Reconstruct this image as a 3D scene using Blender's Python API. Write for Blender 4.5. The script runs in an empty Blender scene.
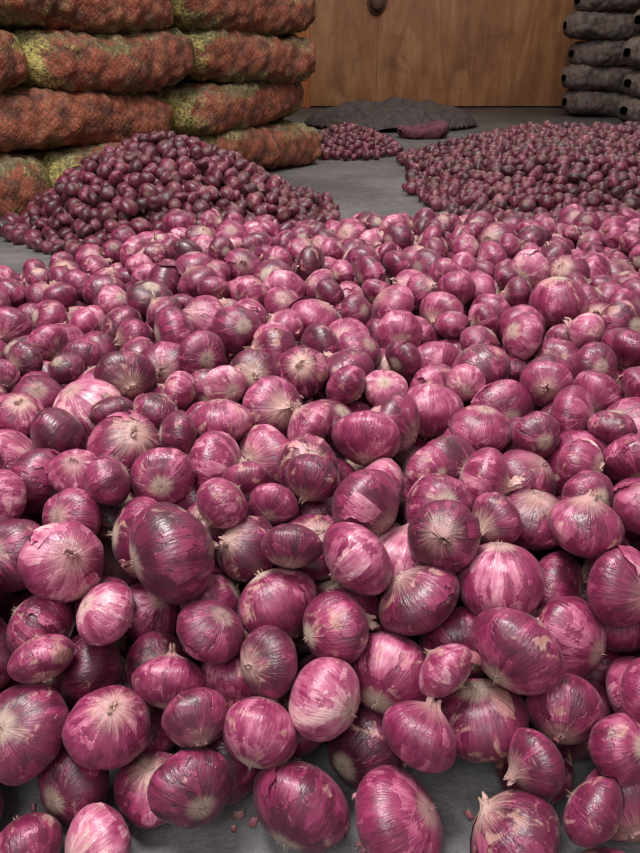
import bpy, math, random, time
import numpy as np
from mathutils import Vector, Matrix, noise
T0=time.time()
rng=np.random.default_rng(31); random.seed(7)
scene=bpy.context.scene
try:
    scene.view_settings.view_transform='Standard'; scene.view_settings.look='None'
except Exception as e: print(e)

# ------------------------------------------------------------ node helpers
class NT:
    def __init__(s,name):
        s.m=bpy.data.materials.new(name); s.m.use_nodes=True
        s.t=s.m.node_tree; s.t.nodes.clear()
        s.out=s.t.nodes.new('ShaderNodeOutputMaterial'); s.b=s.t.nodes.new('ShaderNodeBsdfPrincipled')
        s.t.links.new(s.b.outputs[0],s.out.inputs[0])
    def n(s,typ,**k):
        nd=s.t.nodes.new(typ)
        for a,v in k.items(): setattr(nd,a,v)
        return nd
    def put(s,inp,v):
        if isinstance(v,bpy.types.NodeSocket): s.t.links.new(v,inp)
        elif v is not None:
            if isinstance(v,(tuple,list)) and len(v)==3 and inp.type=='RGBA': v=(*v,1)
            inp.default_value=v
    def math(s,op,a,b=None,c=None,clamp=False):
        nd=s.n('ShaderNodeMath',operation=op,use_clamp=clamp)
        s.put(nd.inputs[0],a); s.put(nd.inputs[1],b); s.put(nd.inputs[2],c)
        return nd.outputs[0]
    def mix(s,f,a,b,blend='MIX'):
        nd=s.n('ShaderNodeMix',data_type='RGBA',blend_type=blend)
        s.put(nd.inputs[0],f); s.put(nd.inputs[6],a); s.put(nd.inputs[7],b)
        return nd.outputs[2]
    def noise(s,vec,scale,detail=3,rough=.5,dist=0):
        nd=s.n('ShaderNodeTexNoise'); s.put(nd.inputs['Vector'],vec)
        nd.inputs['Scale'].default_value=scale; nd.inputs['Detail'].default_value=detail
        nd.inputs['Roughness'].default_value=rough; nd.inputs['Distortion'].default_value=dist
        return nd.outputs[0]
    def ramp(s,f,stops):
        nd=s.n('ShaderNodeValToRGB'); s.put(nd.inputs[0],f); e=nd.color_ramp.elements
        while len(e)<len(stops): e.new(.5)
        for i,(p,c) in enumerate(stops):
            e[i].position=p; e[i].color=(*c,1)
        return nd.outputs[0]
    def smooth(s,v,a,b):
        nd=s.n('ShaderNodeMapRange',interpolation_type='SMOOTHSTEP')
        s.put(nd.inputs[0],v); nd.inputs[1].default_value=a; nd.inputs[2].default_value=b
        return nd.outputs[0]
    def attr(s,name):
        return s.n('ShaderNodeAttribute',attribute_name=name)
    def bump(s,h,strength,dist):
        nd=s.n('ShaderNodeBump'); s.put(nd.inputs['Height'],h)
        nd.inputs['Strength'].default_value=strength; nd.inputs['Distance'].default_value=dist
        return nd.outputs[0]

def onion_material(name,stops,tint_pole,tint_root,tan,rough=.36,bumpd=.0012):
    k=NT(name)
    lc=k.attr('lc').outputs['Vector']; rn=k.attr('rnd').outputs['Vector']
    s=k.n('ShaderNodeSeparateXYZ'); k.put(s.inputs[0],lc); x,y,z=s.outputs
    r=k.n('ShaderNodeSeparateXYZ'); k.put(r.inputs[0],rn); r1,r2,r3=r.outputs
    rad=k.math('SQRT',k.math('ADD',k.math('ADD',k.math('MULTIPLY',x,x),k.math('MULTIPLY',y,y)),.0004))
    c=k.n('ShaderNodeCombineXYZ')
    k.put(c.inputs[0],k.math('DIVIDE',x,rad)); k.put(c.inputs[1],k.math('DIVIDE',y,rad))
    k.put(c.inputs[2],k.math('ADD',k.math('MULTIPLY',z,.22),k.math('MULTIPLY',r2,40.)))
    st1=k.noise(c.outputs[0],3.0,2,.5); st2=k.noise(c.outputs[0],14,3,.65)
    off=k.n('ShaderNodeVectorMath',operation='MULTIPLY_ADD'); k.put(off.inputs[0],rn); off.inputs[1].default_value=(31,47,23); k.put(off.inputs[2],lc)
    bl=k.noise(off.outputs[0],1.5,4,.6,.5)
    tear=k.smooth(k.math('ADD',k.noise(off.outputs[0],1.0,5,.62,.3),k.math('MULTIPLY',k.math('SUBTRACT',st1,.5),.35)),.54,.57)
    f=k.math('ADD',k.math('MULTIPLY',st1,.36),k.math('MULTIPLY',st2,.40))
    f=k.math('ADD',f,k.math('MULTIPLY',bl,.66))
    f=k.math('ADD',f,k.math('MULTIPLY',k.math('SUBTRACT',r1,.5),.38))
    f=k.math('ADD',f,k.math('MULTIPLY',k.math('SUBTRACT',tear,.5),.14))
    f=k.math('SUBTRACT',f,.215)
    col=k.ramp(f,stops)
    # dry, brownish papery patches
    pm=k.smooth(k.math('ADD',k.noise(off.outputs[0],1.7,4,.6,.6),k.math('MULTIPLY',r3,.12)),.66,.76)
    col=k.mix(k.math('MULTIPLY',pm,.6),col,k.mix(k.smooth(st2,.35,.65),tan,tint_pole))
    top=k.smooth(k.math('ADD',z,k.math('MULTIPLY',k.math('SUBTRACT',st2,.5),.6)),.64,1.02)
    col=k.mix(k.math('MULTIPLY',top,k.math('MULTIPLY_ADD',r3,.5,.35)),col,tint_pole)
    bot=k.smooth(k.math('ADD',k.math('MULTIPLY',z,-1.),k.math('MULTIPLY',k.math('SUBTRACT',st2,.5),.12)),.725,.80)
    col=k.mix(k.math('MULTIPLY',bot,k.math('MULTIPLY_ADD',r3,.5,.35)),col,tint_root)
    k.put(k.b.inputs['Base Color'],col)
    rg=k.math('ADD',k.math('MULTIPLY',bl,.34),rough-.17); rg=k.math('ADD',rg,k.math('MULTIPLY',k.math('MAXIMUM',bot,pm),.25))
    k.put(k.b.inputs['Roughness'],rg)
    k.b.inputs['Specular IOR Level'].default_value=.7
    k.b.inputs['Sheen Weight'].default_value=.06
    k.b.inputs['Sheen Tint'].default_value=(1,.85,.9,1)
    h=k.math('ADD',st2,k.math('MULTIPLY',tear,.5)); h=k.math('ADD',h,k.math('MULTIPLY',bl,.8))
    k.put(k.b.inputs['Normal'],k.bump(h,.75,bumpd))
    return k.m

big_st=[(.18,(.055,.004,.017)),(.40,(.150,.009,.048)),(.57,(.275,.028,.098)),(.73,(.47,.125,.22)),(.94,(.70,.41,.43))]
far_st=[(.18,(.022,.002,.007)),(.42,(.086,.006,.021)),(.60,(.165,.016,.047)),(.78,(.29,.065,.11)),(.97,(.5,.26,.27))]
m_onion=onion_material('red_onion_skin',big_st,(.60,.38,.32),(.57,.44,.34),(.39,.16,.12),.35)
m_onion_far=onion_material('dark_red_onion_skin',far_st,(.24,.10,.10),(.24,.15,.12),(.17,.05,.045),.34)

# ------------------------------------------------------------ onion templates
PR=np.array([(.004,-.80),(.06,-.815),(.12,-.80),(.20,-.785),(.38,-.745),(.60,-.65),(.80,-.47),(.94,-.24),(1.0,.0),(.975,.2),(.87,.43),(.70,.62),(.50,.765),(.32,.87),(.20,.96),(.135,1.07),(.11,1.2),(.125,1.34),(.05,1.28),(.01,1.0)])
def smooth_profile(n):
    d=np.r_[0,np.cumsum(np.hypot(*np.diff(PR,axis=0).T))]
    t=np.linspace(0,d[-1],400)
    r=np.interp(t,d,PR[:,0]); z=np.interp(t,d,PR[:,1])
    kz=np.hanning(19); kz/=kz.sum()
    rp=np.convolve(np.pad(r,9,mode='edge'),kz,'valid'); zp=np.convolve(np.pad(z,9,mode='edge'),kz,'valid')
    i=np.linspace(0,399,n).astype(int)
    return rp[i],zp[i]
def grid_faces(nr,ns):
    i,j=np.meshgrid(np.arange(nr-1),np.arange(ns),indexing='ij'); j2=(j+1)%ns
    return np.stack([i*ns+j,i*ns+j2,(i+1)*ns+j2,(i+1)*ns+j],-1).reshape(-1,4)
def strip_faces(nr,ns):
    i,j=np.meshgrid(np.arange(nr-1),np.arange(ns-1),indexing='ij')
    return np.stack([i*ns+j,i*ns+j+1,(i+1)*ns+j+1,(i+1)*ns+j],-1).reshape(-1,4)
def template(nr,ns,hair,flap):
    r,z=smooth_profile(nr)
    a=np.linspace(0,2*np.pi,ns,endpoint=False)
    neck=rng.uniform(.1,.85)*(1 if rng.random()<.75 else .4); flat=rng.uniform(.78,1.03)
    ph=rng.uniform(0,6.28,10); am=rng.uniform(.4,1.3,4)
    def surf(R,Z,A,grow=0):
        lc=np.stack([R*np.cos(A),R*np.sin(A),Z],-1)
        w=1+.038*am[0]*np.sin(2*A+ph[0])+.026*am[1]*np.sin(3*A+ph[1]+Z)+.016*am[2]*np.sin(7*A+ph[2])+.007*np.sin(13*A+ph[3])
        w=w+.034*am[3]*np.sin(2.2*Z+ph[4]+np.cos(A+ph[5]))
        Rn=R*w*(1+grow)
        top=np.clip((Z-.85)/.3,0,1)
        Zn=np.where(Z>.85,.85+(Z-.85)*neck*(1+.35*np.sin(3*A+ph[6])*top+.25*np.sin(8*A+ph[7])*top),Z)
        X=Rn*np.cos(A)*(1+.5*top)+top*.25*np.cos(ph[5])*neck*(Z-.85)*3
        Y=Rn*np.sin(A)*(1-.35*top)+top*.25*np.sin(ph[5])*neck*(Z-.85)*3
        Zn=Zn+.09*am[1]*R*np.cos(A+ph[8])*(1-np.clip(Z,0,1))
        return np.stack([X,Y,Zn*flat*(1+grow)],-1),lc
    RR,AA=np.meshgrid(r,a,indexing='ij'); ZZ,_=np.meshgrid(z,a,indexing='ij')
    v,l=surf(RR,ZZ,AA); V=[v.reshape(-1,3)];L=[l.reshape(-1,3)];F=[grid_faces(nr,ns)]; D=[np.zeros(nr*ns)]; o=nr*ns
    for _ in range(hair):
        A=rng.uniform(0,6.28); q=rng.uniform(.02,.11); ln=rng.uniform(.05,.16)
        base=np.array([q*np.cos(A),q*np.sin(A),-.79*flat]); dr=np.array([np.cos(A)*rng.uniform(.2,1.2),np.sin(A)*rng.uniform(.2,1.2),-1.]); dr/=np.linalg.norm(dr)
        side=np.array([-np.sin(A),np.cos(A),0])*.010
        pts=[]
        for i in range(4):
            t=i/3; p=base+dr*ln*t+np.array([0,0,.06])*t*t*rng.uniform(-1,1.5)
            pts+= [p-side*(1-t*.8),p+side*(1-t*.8)]
        pts=np.array(pts); V.append(pts); L.append(np.tile([.1*np.cos(A),.1*np.sin(A),-.86],(8,1))); D.append(np.zeros(8))
        F.append(strip_faces(4,2)+o); o+=8
    for _ in range(flap):
        n1,n2=9,10
        a0=rng.uniform(0,6.28); wd=rng.uniform(.3,.9); k0=rng.uniform(.25,.45); k1=rng.uniform(.6,.78)
        rf,zf=smooth_profile(200)
        kk=np.linspace(k0,k1,n1)
        A2=a0+np.linspace(0,1,n2)[None,:]*wd+ (np.linspace(0,1,n1)[:,None]-.5)*rng.uniform(-.4,.4)
        A2=A2+rng.uniform(-.12,.12,n1)[:,None]*np.linspace(0,1,n2)[None,:]
        kk2=np.clip(kk[:,None]+rng.uniform(-.02,.02,n2)[None,:]*(kk[:,None]<kk.mean()),.05,.9)
        R2=np.interp(kk2*199,np.arange(200),rf); Z2=np.interp(kk2*199,np.arange(200),zf)
        lift=.010+rng.uniform(.02,.07)*np.linspace(0,1,n2)[None,:]**2.5*np.ones((n1,1))
        v,l=surf(R2,Z2,A2,lift)
        V.append(v.reshape(-1,3)); L.append(l.reshape(-1,3)); D.append(np.full(n1*n2,rng.uniform(.2,.6))); F.append(strip_faces(n1,n2)+o); o+=n1*n2
    return np.concatenate(V),np.concatenate(L),np.concatenate(F),np.concatenate(D)
TH=[template(34,44,16,int(rng.integers(0,3))) for _ in range(30)]
TM=[template(22,26,6,int(rng.integers(0,2))) for _ in range(16)]
TL=[template(15,14,0,0) for _ in range(12)]

def rand_rot():
    q=rng.normal(size=4); q/=np.linalg.norm(q); w,x,y,z=q
    return np.array([[1-2*(y*y+z*z),2*(x*y-z*w),2*(x*z+y*w)],[2*(x*y+z*w),1-2*(x*x+z*z),2*(y*z-x*w)],[2*(x*z-y*w),2*(y*z+x*w),1-2*(x*x+y*y)]])

def mesh_obj(name,V,F,mats,attrs=None,smooth=True,midx=None):
    me=bpy.data.meshes.new(name)
    V=np.asarray(V,dtype=np.float32); F=np.asarray(F,dtype=np.int32)
    me.vertices.add(len(V)); me.vertices.foreach_set('co',V.ravel())
    me.loops.add(F.size); me.loops.foreach_set('vertex_index',F.ravel())
    me.polygons.add(len(F)); me.polygons.foreach_set('loop_start',np.arange(len(F),dtype=np.int32)*4)
    me.polygons.foreach_set('loop_total',np.full(len(F),4,dtype=np.int32))
    for m in mats: me.materials.append(m)
    if midx is not None: me.polygons.foreach_set('material_index',np.asarray(midx,dtype=np.int32))
    me.update(calc_edges=True)
    if smooth: me.polygons.foreach_set('use_smooth',np.ones(len(F),dtype=bool))
    for an,av in (attrs or {}).items():
        at=me.attributes.new(an,'FLOAT_VECTOR','POINT'); at.data.foreach_set('vector',np.asarray(av,dtype=np.float32).ravel())
    ob=bpy.data.objects.new(name,me); scene.collection.objects.link(ob); return ob

# ------------------------------------------------------------ packing (drop and roll)
FAC=.88
ALLP=np.zeros((0,3)); ALLR=np.zeros(0)
DIRS=np.array([(math.cos(t),math.sin(t)) for t in np.linspace(0,2*np.pi,9,endpoint=False)])
def pack(hf,bounds,rf,attempts,corefn=None,fail_stop=900,slack=.0):
    global ALLP,ALLR
    x0,x1,y0,y1=bounds
    near=(ALLP[:,0]>x0-.1)&(ALLP[:,0]<x1+.1)&(ALLP[:,1]>y0-.1)&(ALLP[:,1]<y1+.1) if len(ALLP) else np.zeros(0,bool)
    pre=ALLP[near]; prer=ALLR[near]; n0=len(pre)
    P=np.zeros((n0+attempts,3)); Rr=np.zeros(n0+attempts); P[:n0]=pre; Rr[:n0]=prer; n=n0
    cell=.1; grid={}
    for i in range(n0): grid.setdefault((int(P[i,0]//cell),int(P[i,1]//cell)),[]).append(i)
    t0=time.time(); fails=0
    cand=rng.uniform((x0,y0),(x1,y1),(attempts*3,2)); hc=hf(cand[:,0],cand[:,1]); cand=cand[hc>.015][:attempts]
    for cx,cy in cand:
        R=rf(cx,cy); re=R*FAC
        gx,gy=int(cx//cell),int(cy//cell); ids=[]
        for a in (-1,0,1):
            for b in (-1,0,1):
                ids+=grid.get((gx+a,gy+b),[])
        NP=P[ids]; NR=Rr[ids]
        def drop(q):
            base=re*np.ones(len(q))
            if corefn is not None: base=base+corefn(q[:,0],q[:,1])
            if len(NP):
                d2=(q[:,None,0]-NP[None,:,0])**2+(q[:,None,1]-NP[None,:,1])**2
                s=(NR+re)[None,:]**2-d2
                zz=np.where(s>0,NP[None,:,2]+np.sqrt(np.maximum(s,0)),-1)
                base=np.maximum(base,zz.max(1))
            return base
        q=np.array([[cx,cy]]); z=drop(q)[0]
        if z>float(hf(q[:,0],q[:,1])[0])+.05: fails+=1
        else:
            if len(NP):
                kp=NP[:,2]>z-.16; NP=NP[kp]; NR=NR[kp]
            st=.03
            for it in range(6):
                c=q+DIRS*st; zc=drop(c); k=zc.argmin()
                if zc[k]<z-1e-4 and abs(c[k,0]-cx)<.055 and abs(c[k,1]-cy)<.055: q=c[k:k+1]; z=zc[k]
                else: st*=.45
            h=float(hf(q[:,0],q[:,1])[0])
            if h>.012 and z<=max(h+slack,re+.004):
                P[n]=(q[0,0],q[0,1],z); Rr[n]=re
                grid.setdefault((int(q[0,0]//cell),int(q[0,1]//cell)),[]).append(n); n+=1; fails=0
            else: fails+=1
        if fails>fail_stop: break
    ALLP=np.vstack([ALLP,P[n0:n]]); ALLR=np.r_[ALLR,Rr[n0:n]]
    print('packed',n-n0,'in',round(time.time()-t0,1))
    return P[n0:n].copy(),Rr[n0:n]/FAC

def build_onions(name,P,R,mats,lod,core=None,extra=None):
    V=[];F=[];L=[];N=[];MI=[];o=0
    for p,r in zip(P,R):
        ts=lod(p); v,l,f,d=ts[int(rng.integers(len(ts)))]
        M=rand_rot()
        v=(v*r)@M.T+p
        v[:,2]=np.maximum(v[:,2],.001)
        rd=np.clip(np.array([rng.normal(.5,.28),rng.random(),rng.random()]),-.1,1.25)
        rr=np.tile(rd,(len(v),1)); rr[:,0]+=d
        V.append(v);L.append(l);N.append(rr);F.append(f+o);MI.append(np.zeros(len(f)));o+=len(v)
    if core is not None:
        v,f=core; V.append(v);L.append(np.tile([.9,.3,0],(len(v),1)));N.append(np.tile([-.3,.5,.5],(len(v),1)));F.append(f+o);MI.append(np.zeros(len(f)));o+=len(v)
    if extra is not None:
        v,f=extra; V.append(v);L.append(v*0);N.append(v*0);F.append(f+o);MI.append(np.ones(len(f)));o+=len(v)
    return mesh_obj(name,np.concatenate(V),np.concatenate(F),mats,{'lc':np.concatenate(L),'rnd':np.concatenate(N)},midx=np.concatenate(MI))

def poly_inside(poly,x,y):
    d=np.full(np.shape(x),9.)
    for i in range(len(poly)):
        ax,ay=poly[i];bx,by=poly[(i+1)%len(poly)]; ex,ey=bx-ax,by-ay; l=math.hypot(ex,ey)
        d=np.minimum(d,(ex*(y-ay)-ey*(x-ax))/l)
    return d
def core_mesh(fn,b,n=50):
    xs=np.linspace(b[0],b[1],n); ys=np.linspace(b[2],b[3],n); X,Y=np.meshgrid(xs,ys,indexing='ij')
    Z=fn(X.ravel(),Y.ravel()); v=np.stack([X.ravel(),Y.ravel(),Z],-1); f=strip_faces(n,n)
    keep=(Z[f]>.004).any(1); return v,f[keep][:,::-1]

# main heap
MP=[(-1.15,.35),(1.25,.27),(1.35,1.9),(1.1,2.25),(-.36,2.2),(-.58,1.98),(-.88,1.45),(-1.15,1.1)]
def wav(x,y): return .018*np.sin(5.1*x+1.3)*np.cos(4.3*y+.5)+.013*np.sin(11*x+3*y)
def h_main(x,y):
    ys=y+.012*np.sin(6*x+1)+.045*np.clip((x-.05)*4,0,1)
    prof=np.interp(ys,[.358,.372,.42,.49,.59,.9,1.5,1.80,2.0,2.2],[0,.05,.105,.155,.20,.220,.228,.220,.165,0.04])
    d=poly_inside(MP,x,y)
    return np.where(d>0,np.minimum(prof+wav(x,y)*np.clip((y-.45)*3,0,1),.01+d*.75),0)
def c_main(x,y): return np.maximum(h_main(x,y)-.165,0)
def r_main(x,y):
    m=.0368 if y<.7 else (.0368 if y<1.3 else .0340)
    return float(np.clip(rng.normal(m,.0046),.025,.046))
bmn=(-1.2,1.35,.27,2.3)
P1,R1=pack(h_main,bmn,r_main,15000,c_main,500)
Pb,Rb=pack(h_main,(-.62,.75,.30,.8),lambda x,y:float(np.clip(rng.normal(.033,.0035),.027,.040)),2500,c_main,400,slack=.008)
P1=np.vstack([P1,Pb]); R1=np.r_[R1,Rb]
def lod1(p):
    hh=float(h_main(np.array([p[0]]),np.array([p[1]]))[0])
    if p[2]<hh-.11: return TL
    return TH if p[1]<1.0 else TM

# loose dry skins on the floor in front and tucked among the onions
k=NT('dry_onion_skin'); geo=k.n('ShaderNodeNewGeometry').outputs['Position']
k.put(k.b.inputs['Base Color'],k.ramp(k.noise(geo,40,3,.6),[(.3,(.20,.03,.07)),(.5,(.40,.14,.16)),(.7,(.60,.40,.33))])); k.b.inputs['Roughness'].default_value=.45
m_skin=k.m
FV=[];FF=[];fo=0
def flake(x,y,z,size,tilt):
    global fo
    n=6; g=np.linspace(-1,1,n); A,B=np.meshgrid(g,g,indexing='ij')
    rr=1-.35*rng.random(A.shape)*(np.maximum(abs(A),abs(B))>.9)
    P=np.stack([A*rr*size,B*rr*size*rng.uniform(.4,.9),(A**2*rng.uniform(.1,.5)+B**2*rng.uniform(0,.4))*size],-1).reshape(-1,3)
    M=rand_rot() if tilt else np.array(Matrix.Rotation(rng.uniform(0,6.28),3,'Z'))
    P=P@M.T
    if not tilt: P[:,2]-=P[:,2].min()
    P=P+np.array([x,y,z+.001]); P[:,2]=np.maximum(P[:,2],.0015)
    FV.append(P);FF.append(strip_faces(n,n)+fo);fo+=n*n
for _ in range(40): flake(rng.uniform(-.5,.5),rng.uniform(.32,.42),0,rng.uniform(.003,.007),False)
top=[i for i in range(len(P1)) if P1[i,2]>float(h_main(P1[i:i+1,0],P1[i:i+1,1])[0])-.06]
for i in rng.choice(top,min(350,len(top)),replace=False):
    p=P1[i]; t=rng.uniform(0,6.28); flake(p[0]+R1[i]*math.cos(t)*.95,p[1]+R1[i]*math.sin(t)*.95,p[2]+R1[i]*.2,rng.uniform(.004,.010),True)
build_onions('red_onion_heap',P1,R1,[m_onion,m_skin],lod1,core_mesh(lambda x,y:np.maximum(h_main(x,y)-.175,0),bmn),(np.concatenate(FV),np.concatenate(FF)))

S0=np.array([-1.14,2.70]); SD=np.array([.604,.797]); SN=np.array([.797,-.604])
def face_d(x,y): return (x-S0[0])*SN[0]+(y-S0[1])*SN[1]
def h_mound(x,y):
    dx=x+.60
    d=np.hypot(np.where(dx<0,dx/.56,dx/.66),(y-2.88)/.66)
    h=.30*np.clip(1-d**1.35,0,1)+.01*np.sin(9*x)*np.cos(8*y)
    fd=face_d(x,y)
    return np.where((d<1)&(fd>.05)&(y>2.25),np.maximum(h,.02),0)
c_mound=lambda x,y:np.maximum(h_mound(x,y)-.10,0)
r_far=lambda x,y: float(np.clip(rng.normal(.0280,.0034),.019,.036))
bm=(-1.25,.2,2.2,3.65)
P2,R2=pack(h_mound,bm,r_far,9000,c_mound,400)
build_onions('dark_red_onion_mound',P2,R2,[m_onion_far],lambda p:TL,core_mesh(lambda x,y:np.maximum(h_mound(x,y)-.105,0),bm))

RP=[(.38,3.45),(.56,2.75),(2.3,2.6),(2.4,4.9),(1.1,5.25),(.46,4.35)]
def h_right(x,y):
    d=poly_inside(RP,x,y)+.04*np.sin(5*x+4*y)
    return np.where(d>0,np.minimum(.03+d*.26,.16)+.01*np.sin(7*x+2)*np.sin(6*y),0)
c_right=lambda x,y:np.maximum(h_right(x,y)-.085,0)
br=(.35,2.45,2.5,5.4)
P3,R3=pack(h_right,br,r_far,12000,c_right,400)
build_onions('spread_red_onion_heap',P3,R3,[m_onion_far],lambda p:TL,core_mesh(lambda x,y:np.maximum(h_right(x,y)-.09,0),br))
def h_back(x,y):
    d=np.hypot((x-.17)/.34,(y-4.9)/.55)
    return np.where(d<1,.03+.11*(1-d),0)
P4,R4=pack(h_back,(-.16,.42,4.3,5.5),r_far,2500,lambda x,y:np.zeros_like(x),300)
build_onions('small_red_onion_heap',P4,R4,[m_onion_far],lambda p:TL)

# ------------------------------------------------------------ sacks
def sack_parts(c,ang,L,W,T,seed,nu=70,nv=48,lump=.012,sq=.72,sag=.014):
    r=np.random.default_rng(seed); u=np.linspace(-1,1,nu); a=np.linspace(0,2*np.pi,nv,endpoint=False)
    U,A=np.meshgrid(u,a,indexing='ij')
    w=np.clip(1-np.abs(U)**5,0,1)**.5
    w=np.where(np.abs(U)>.97,.16+ (np.abs(U)-.97)*4,w*.9+.1)
    ca,sa=np.cos(A),np.sin(A)
    px=np.sign(ca)*np.abs(ca)**sq; pz=np.sign(sa)*np.abs(sa)**sq
    ph=r.uniform(0,6.28,6)
    lm=1+.05*np.sin(3*U+ph[0])+.035*np.sin(7*U+2*A+ph[1])
    X=U*L/2; Y=px*W/2*w*lm; Z=pz*T/2*w*(1+.05*np.sin(5*U+ph[2]))
    Y=Y+.02*np.sin(2.2*U+ph[3]); Z=Z+sag*np.sin(2.6*U+ph[4])
    v=np.stack([X,Y,Z],-1).reshape(-1,3)
    n=np.stack([0*U,px,pz],-1).reshape(-1,3)
    disp=np.array([max(0,.75-noise.voronoi(Vector((float(p[0])*17+seed,float(p[1])*17,float(p[2])*17)))[0][0]) for p in v])
    edge=(np.abs(U.ravel())<.96)
    v=v+n*(disp*lump*2*edge)[:,None]
    ca,sa=math.cos(ang),math.sin(ang)
    M=np.array([[ca,-sa,0],[sa,ca,0],[0,0,1]])
    l=np.stack([U,px,pz],-1).reshape(-1,3)
    v=v@M.T+np.array(c); v[:,2]=np.maximum(v[:,2],.002)
    return v,l,grid_faces(nu,nv)[:,::-1],np.tile(r.random(3),(len(v),1))
def join_sacks(name,lst,mat):
    V=[];L=[];F=[];N=[];o=0
    for v,l,f,n in lst: V.append(v);L.append(l);N.append(n);F.append(f+o);o+=len(v)
    return mesh_obj(name,np.concatenate(V),np.concatenate(F),[mat],{'lc':np.concatenate(L),'rnd':np.concatenate(N)})

def sack_material(name,red,dark,green,yellow,gw=1.0,pale=None):
    k=NT(name)
    lc=k.attr('lc').outputs['Vector']; rn=k.attr('rnd').outputs['Vector']
    s=k.n('ShaderNodeSeparateXYZ'); k.put(s.inputs[0],lc); u,px,pz=s.outputs
    rr=k.n('ShaderNodeSeparateXYZ'); k.put(rr.inputs[0],rn)
    geo=k.n('ShaderNodeNewGeometry').outputs['Position']
    vor=k.n('ShaderNodeTexVoronoi'); k.put(vor.inputs['Vector'],geo); vor.inputs['Scale'].default_value=19
    big=k.noise(geo,4.2,4,.6); med=k.noise(geo,16,4,.7); fine=k.noise(geo,85,3,.7)
    bodyc=k.mix(k.math('MULTIPLY',k.smooth(vor.outputs['Distance'],.4,.85),.75),red,dark)
    bodyc=k.mix(k.math('MULTIPLY',k.smooth(med,.45,.7),.6),bodyc,(min(red[0]*1.5,1),red[1]*2.2,red[2]*2.4))
    au=k.math('ABSOLUTE',u)
    g=k.math('ADD',k.math('MULTIPLY',k.math('ABSOLUTE',pz),.30*gw),k.math('MULTIPLY',med,.75))
    g=k.math('ADD',g,k.math('MULTIPLY',big,.85)); g=k.math('ADD',g,k.math('MULTIPLY',k.math('POWER',au,7.),.42*gw))
    g=k.math('ADD',g,k.math('MULTIPLY',rr.outputs[0],.14*gw))
    gm=k.smooth(g,1.05,1.24)
    yl=k.smooth(k.math('ADD',k.math('ADD',fine,k.math('MULTIPLY',med,.5)),k.math('MULTIPLY',k.math('POWER',au,6.),.32*gw)),.78,1.04)
    gc=k.mix(yl,green,yellow)
    col=k.mix(k.math('MULTIPLY',gm,.85*min(gw,1)),bodyc,gc)
    def thread(fu,fv):
        t=k.math('ADD',k.math('MULTIPLY',u,fu),k.math('MULTIPLY',k.math('ARCTAN2',pz,px),fv))
        t=k.math('ADD',t,k.math('MULTIPLY',med,3.5))
        return k.smooth(k.math('SINE',t),.70,.95)
    th=k.math('MAXIMUM',thread(120,28),thread(120,-28))
    col=k.mix(k.math('MULTIPLY',th,.26),col,gc)
    col=k.mix(k.math('MULTIPLY',k.smooth(fine,.48,.32),.6),col,dark)
    dust=k.math('MULTIPLY',k.smooth(pz,.45,.95),k.smooth(med,.35,.65))
    col=k.mix(k.math('MULTIPLY',dust,.35),col,pale or (.30,.26,.20))
    k.put(k.b.inputs['Base Color'],col); k.b.inputs['Roughness'].default_value=.7
    h=k.math('ADD',k.math('MULTIPLY',fine,.5),k.math('MULTIPLY',th,.6)); h=k.math('ADD',h,k.math('MULTIPLY',med,.8)); h=k.math('SUBTRACT',h,k.math('MULTIPLY',vor.outputs['Distance'],1.2))
    k.put(k.b.inputs['Normal'],k.bump(h,.9,.014))
    return k.m
m_sackL=sack_material('green_red_net_sack',(.30,.066,.034),(.05,.020,.014),(.14,.125,.05),(.56,.49,.14))
m_sackR=sack_material('grey_net_sack',(.15,.098,.088),(.03,.018,.018),(.14,.11,.095),(.24,.18,.155),.6,(.24,.195,.165))
m_sackG=sack_material('brown_grey_sack',(.050,.031,.029),(.020,.012,.012),(.05,.035,.030),(.075,.053,.045),.5,(.07,.05,.043))
m_sackP=sack_material('purple_net_sack',(.15,.025,.05),(.05,.01,.02),(.16,.05,.08),(.30,.15,.18),.4,(.22,.10,.13))

ang=math.atan2(SD[1],SD[0]); lst=[]; sd=10
rowT=.210
for row in range(6):
    z=rowT*(row+.5)+.004
    end=1.99-[0,.04,.02,.0,.04,.06][row]
    ln=[.86,1.02,.88,.95,.90,.92][row]
    pos=end
    while pos>-1.0:
        Lk=ln*random.uniform(.93,1.05); cs=pos-Lk/2; pos-=Lk+.005
        for depth in range(2):
            off=-(.23+.45*depth)-random.uniform(0,.03)+(-.03 if row%2 else 0)
            c=(S0[0]+SD[0]*cs+SN[0]*off,S0[1]+SD[1]*cs+SN[1]*off,z+random.uniform(-.004,.004))
            lst.append(sack_parts(c,ang+random.uniform(-.02,.02),Lk+.05,.46,rowT*1.07,sd,84 if not depth else 30,54 if not depth else 24,lump=.015,sag=.018)); sd+=1
join_sacks('net_sack_stack',lst,m_sackL)

lst=[]
for row in range(8):
    z=.2*(row+.5)+.004
    for cx in range(3):
        lst.append(sack_parts((2.46+cx*.62+random.uniform(-.03,.03)+(.0 if row%2 else .04),7.2,z),random.uniform(-.05,.05),.66,.5,.212,200+row*5+cx,40,32,sag=.012,lump=.014))
join_sacks('grey_sack_stack',lst,m_sackR)
lst=[]
for row in range(8):
    z=.21*(row+.5)+.004
    for cx in range(2):
        lst.append(sack_parts((2.70+cx*.72+random.uniform(-.03,.03),6.2,z),random.uniform(-.05,.05),.76,.5,.222,300+row*5+cx,44,32,sag=.012,lump=.014))
join_sacks('grey_sack_stack',lst,m_sackR)
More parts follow.
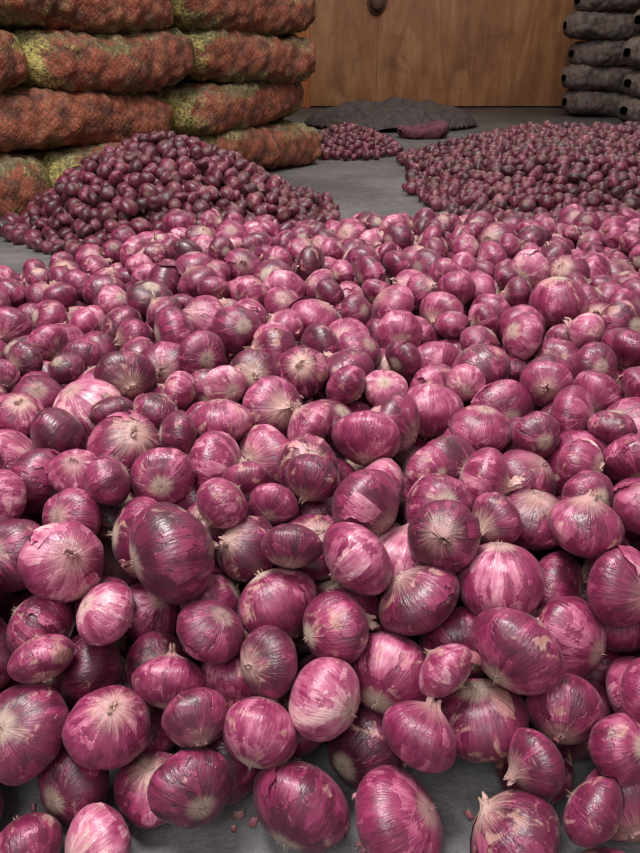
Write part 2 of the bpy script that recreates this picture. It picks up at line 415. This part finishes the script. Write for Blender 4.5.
# low crumpled heap of empty sacks in front of the door
nx,ny=110,70; X,Y=np.meshgrid(np.linspace(-1,1,nx),np.linspace(-1,1,ny),indexing='ij')
d=np.hypot(X,Y*1.0); base=np.clip(1-d**2.6,0,1)**.6
Z=np.array([[noise.fractal(Vector((x*2.8,y*2.0,3.1)),1.0,2.0,5)for y in Y[0]] for x in X[:,0]])
Rg=np.array([[noise.ridged_multi_fractal(Vector((x*3.6,y*2.4,7.1)),1.0,2.0,3,.9,2.) for y in Y[0]] for x in X[:,0]])
H=base*(.150+.05*Z+.025*Rg)
v=np.stack([.56+X*.70,6.35+Y*.60,np.maximum(H,.001)],-1).reshape(-1,3); f=strip_faces(nx,ny); f=f[(H.ravel()[f]>.004).all(1)][:,::-1]
mesh_obj('crumpled_empty_sack_heap',v,f,[m_sackG],{'lc':np.tile([.2,.3,.3],(len(v),1)),'rnd':np.tile([.5,.5,.5],(len(v),1))})
join_sacks('purple_net_sack',[sack_parts((.72,5.50,.042),.35,.36,.24,.085,411,lump=.012)],m_sackP)

# ------------------------------------------------------------ room
def box(name,lo,hi,mat,parent=None,bev=0):
    x0,y0,z0=lo;x1,y1,z1=hi
    v=[(x0,y0,z0),(x1,y0,z0),(x1,y1,z0),(x0,y1,z0),(x0,y0,z1),(x1,y0,z1),(x1,y1,z1),(x0,y1,z1)]
    f=[(0,3,2,1),(4,5,6,7),(0,1,5,4),(1,2,6,5),(2,3,7,6),(3,0,4,7)]
    ob=mesh_obj(name,v,f,[mat],smooth=False)
    if bev:
        m=ob.modifiers.new('bevel','BEVEL'); m.width=bev; m.segments=2
    if parent: ob.parent=parent
    return ob
k=NT('concrete_floor'); geo=k.n('ShaderNodeNewGeometry').outputs['Position']
a=k.noise(geo,1.6,5,.6); b=k.noise(geo,24,5,.7); c2=k.noise(geo,160,2,.6)
f=k.math('ADD',k.math('MULTIPLY',a,.55),k.math('MULTIPLY',b,.35)); f=k.math('ADD',f,k.math('MULTIPLY',c2,.1))
k.put(k.b.inputs['Base Color'],k.ramp(f,[(.38,(.062,.055,.058)),(.5,(.120,.111,.116)),(.62,(.20,.19,.19))]))
k.b.inputs['Roughness'].default_value=.6; k.put(k.b.inputs['Normal'],k.bump(k.math('ADD',b,c2),.35,.004))
box('floor',(-4,-3,-.1),(5,8.4,0),k.m)
k=NT('plaster_wall'); geo=k.n('ShaderNodeNewGeometry').outputs['Position']
k.put(k.b.inputs['Base Color'],k.ramp(k.noise(geo,2.5,6,.6),[(.3,(.16,.12,.10)),(.7,(.30,.25,.21))])); k.b.inputs['Roughness'].default_value=.9
mw=k.m
box('wall_back',(-4,8.16,0),(5,8.4,3.4),mw); box('wall_left',(-4.2,-3,0),(-4,8.4,3.4),mw); box('wall_right',(5,-3,0),(5.2,8.4,3.4),mw)
def wood(name,c0,c1,c2,sc=1.):
    k=NT(name); geo=k.n('ShaderNodeNewGeometry').outputs['Position']
    mp=k.n('ShaderNodeMapping'); k.put(mp.inputs['Vector'],geo); mp.inputs['Scale'].default_value=(4*sc,4,.8)
    g1=k.noise(mp.outputs[0],1.2,5,.6,1.8); mp2=k.n('ShaderNodeMapping'); k.put(mp2.inputs['Vector'],geo); mp2.inputs['Scale'].default_value=(60,60,2)
    g2=k.noise(mp2.outputs[0],1,4,.6); bl=k.noise(geo,1.4,4,.6)
    f=k.math('ADD',k.math('MULTIPLY',g1,.6),k.math('MULTIPLY',g2,.15)); f=k.math('ADD',f,k.math('MULTIPLY',bl,.45))
    col=k.ramp(f,[(.44,c0),(.60,c1),(.74,c2)])
    gr=k.smooth(k.noise(geo,3.0,6,.7,.8),.50,.68)
    col=k.mix(k.math('MULTIPLY',gr,.5),col,(c0[0]*.6,c0[1]*.7,c0[2]*.8))
    k.put(k.b.inputs['Base Color'],col); k.b.inputs['Roughness'].default_value=.55
    k.put(k.b.inputs['Normal'],k.bump(g2,.25,.003)); return k.m
m_door=wood('plywood',(.17,.066,.030),(.285,.120,.052),(.40,.20,.095)); m_frame=wood('door_frame_wood',(.24,.06,.02),(.36,.11,.03),(.44,.16,.05))
par=bpy.data.objects.new('wooden_door',None); scene.collection.objects.link(par)
X=-.10
for i,xe in enumerate([.56,2.56]):
    box(f'panel_{i+1}',(X+.001,8.08,.012),(xe-.001,8.125,2.5),m_door,par,.002); X=xe
box('frame_left',(-.24,8.02,0),(-.10,8.16,2.6),m_frame,par,.006); box('frame_right',(2.562,8.02,0),(2.68,8.16,2.6),m_frame,par,.006)
box('frame_top',(-.24,8.02,2.6),(2.68,8.16,2.72),m_frame,par,.006); box('backing',(-.10,8.125,.01),(2.55,8.158,2.5),m_frame,par)
k=NT('dark_iron'); k.b.inputs['Base Color'].default_value=(.09,.045,.03,1); k.b.inputs['Roughness'].default_value=.6; m_iron=k.m
pr=[(.001,0),(.10,0),(.105,-.008),(.10,-.016),(.04,-.02),(.035,-.05),(.06,-.065),(.07,-.08),(.055,-.10),(.001,-.105)]
aa=np.linspace(0,2*np.pi,32,endpoint=False)
v=np.array([(.54+r*math.cos(t)*.9,8.078+d,.93+r*math.sin(t)*1.2) for r,d in pr for t in aa])
ob=mesh_obj('pull_handle',v,grid_faces(len(pr),32),[m_iron]); ob.parent=par

# ------------------------------------------------------------ light
w=bpy.data.worlds.new('World'); scene.world=w; w.use_nodes=True
bg=w.node_tree.nodes['Background']; bg.inputs[0].default_value=(1,.97,.96,1); bg.inputs[1].default_value=.58
def area(name,loc,tgt,size,e,col=(1,1,1)):
    l=bpy.data.lights.new(name,'AREA'); l.shape='DISK'; l.size=size; l.energy=e; l.color=col
    ob=bpy.data.objects.new(name,l); scene.collection.objects.link(ob); ob.location=loc
    ob.rotation_euler=(Vector(tgt)-Vector(loc)).to_track_quat('-Z','Y').to_euler()
area('skylight_lamp',(-.6,.9,3.2),(0,.9,0),1.1,138,(1,.985,.965))
area('added_highlight_lamp',(-.7,-1.5,2.9),(0,.9,.1),1.3,36,(1,.99,.98))  # unseen lamp added above and behind the camera for soft onion highlights
area('warehouse_lamp',(1.0,5.0,3.3),(.4,5.9,0),1.5,62,(1,.93,.82))

cam=bpy.data.cameras.new('camera'); co=bpy.data.objects.new('camera',cam); scene.collection.objects.link(co); scene.camera=co
cam.sensor_fit='HORIZONTAL'; cam.sensor_width=36; cam.lens=739/640*36; cam.clip_start=.02
co.location=(0,0,.6); co.rotation_euler=(math.radians(90-27.6),0,0)
print('script time',time.time()-T0)
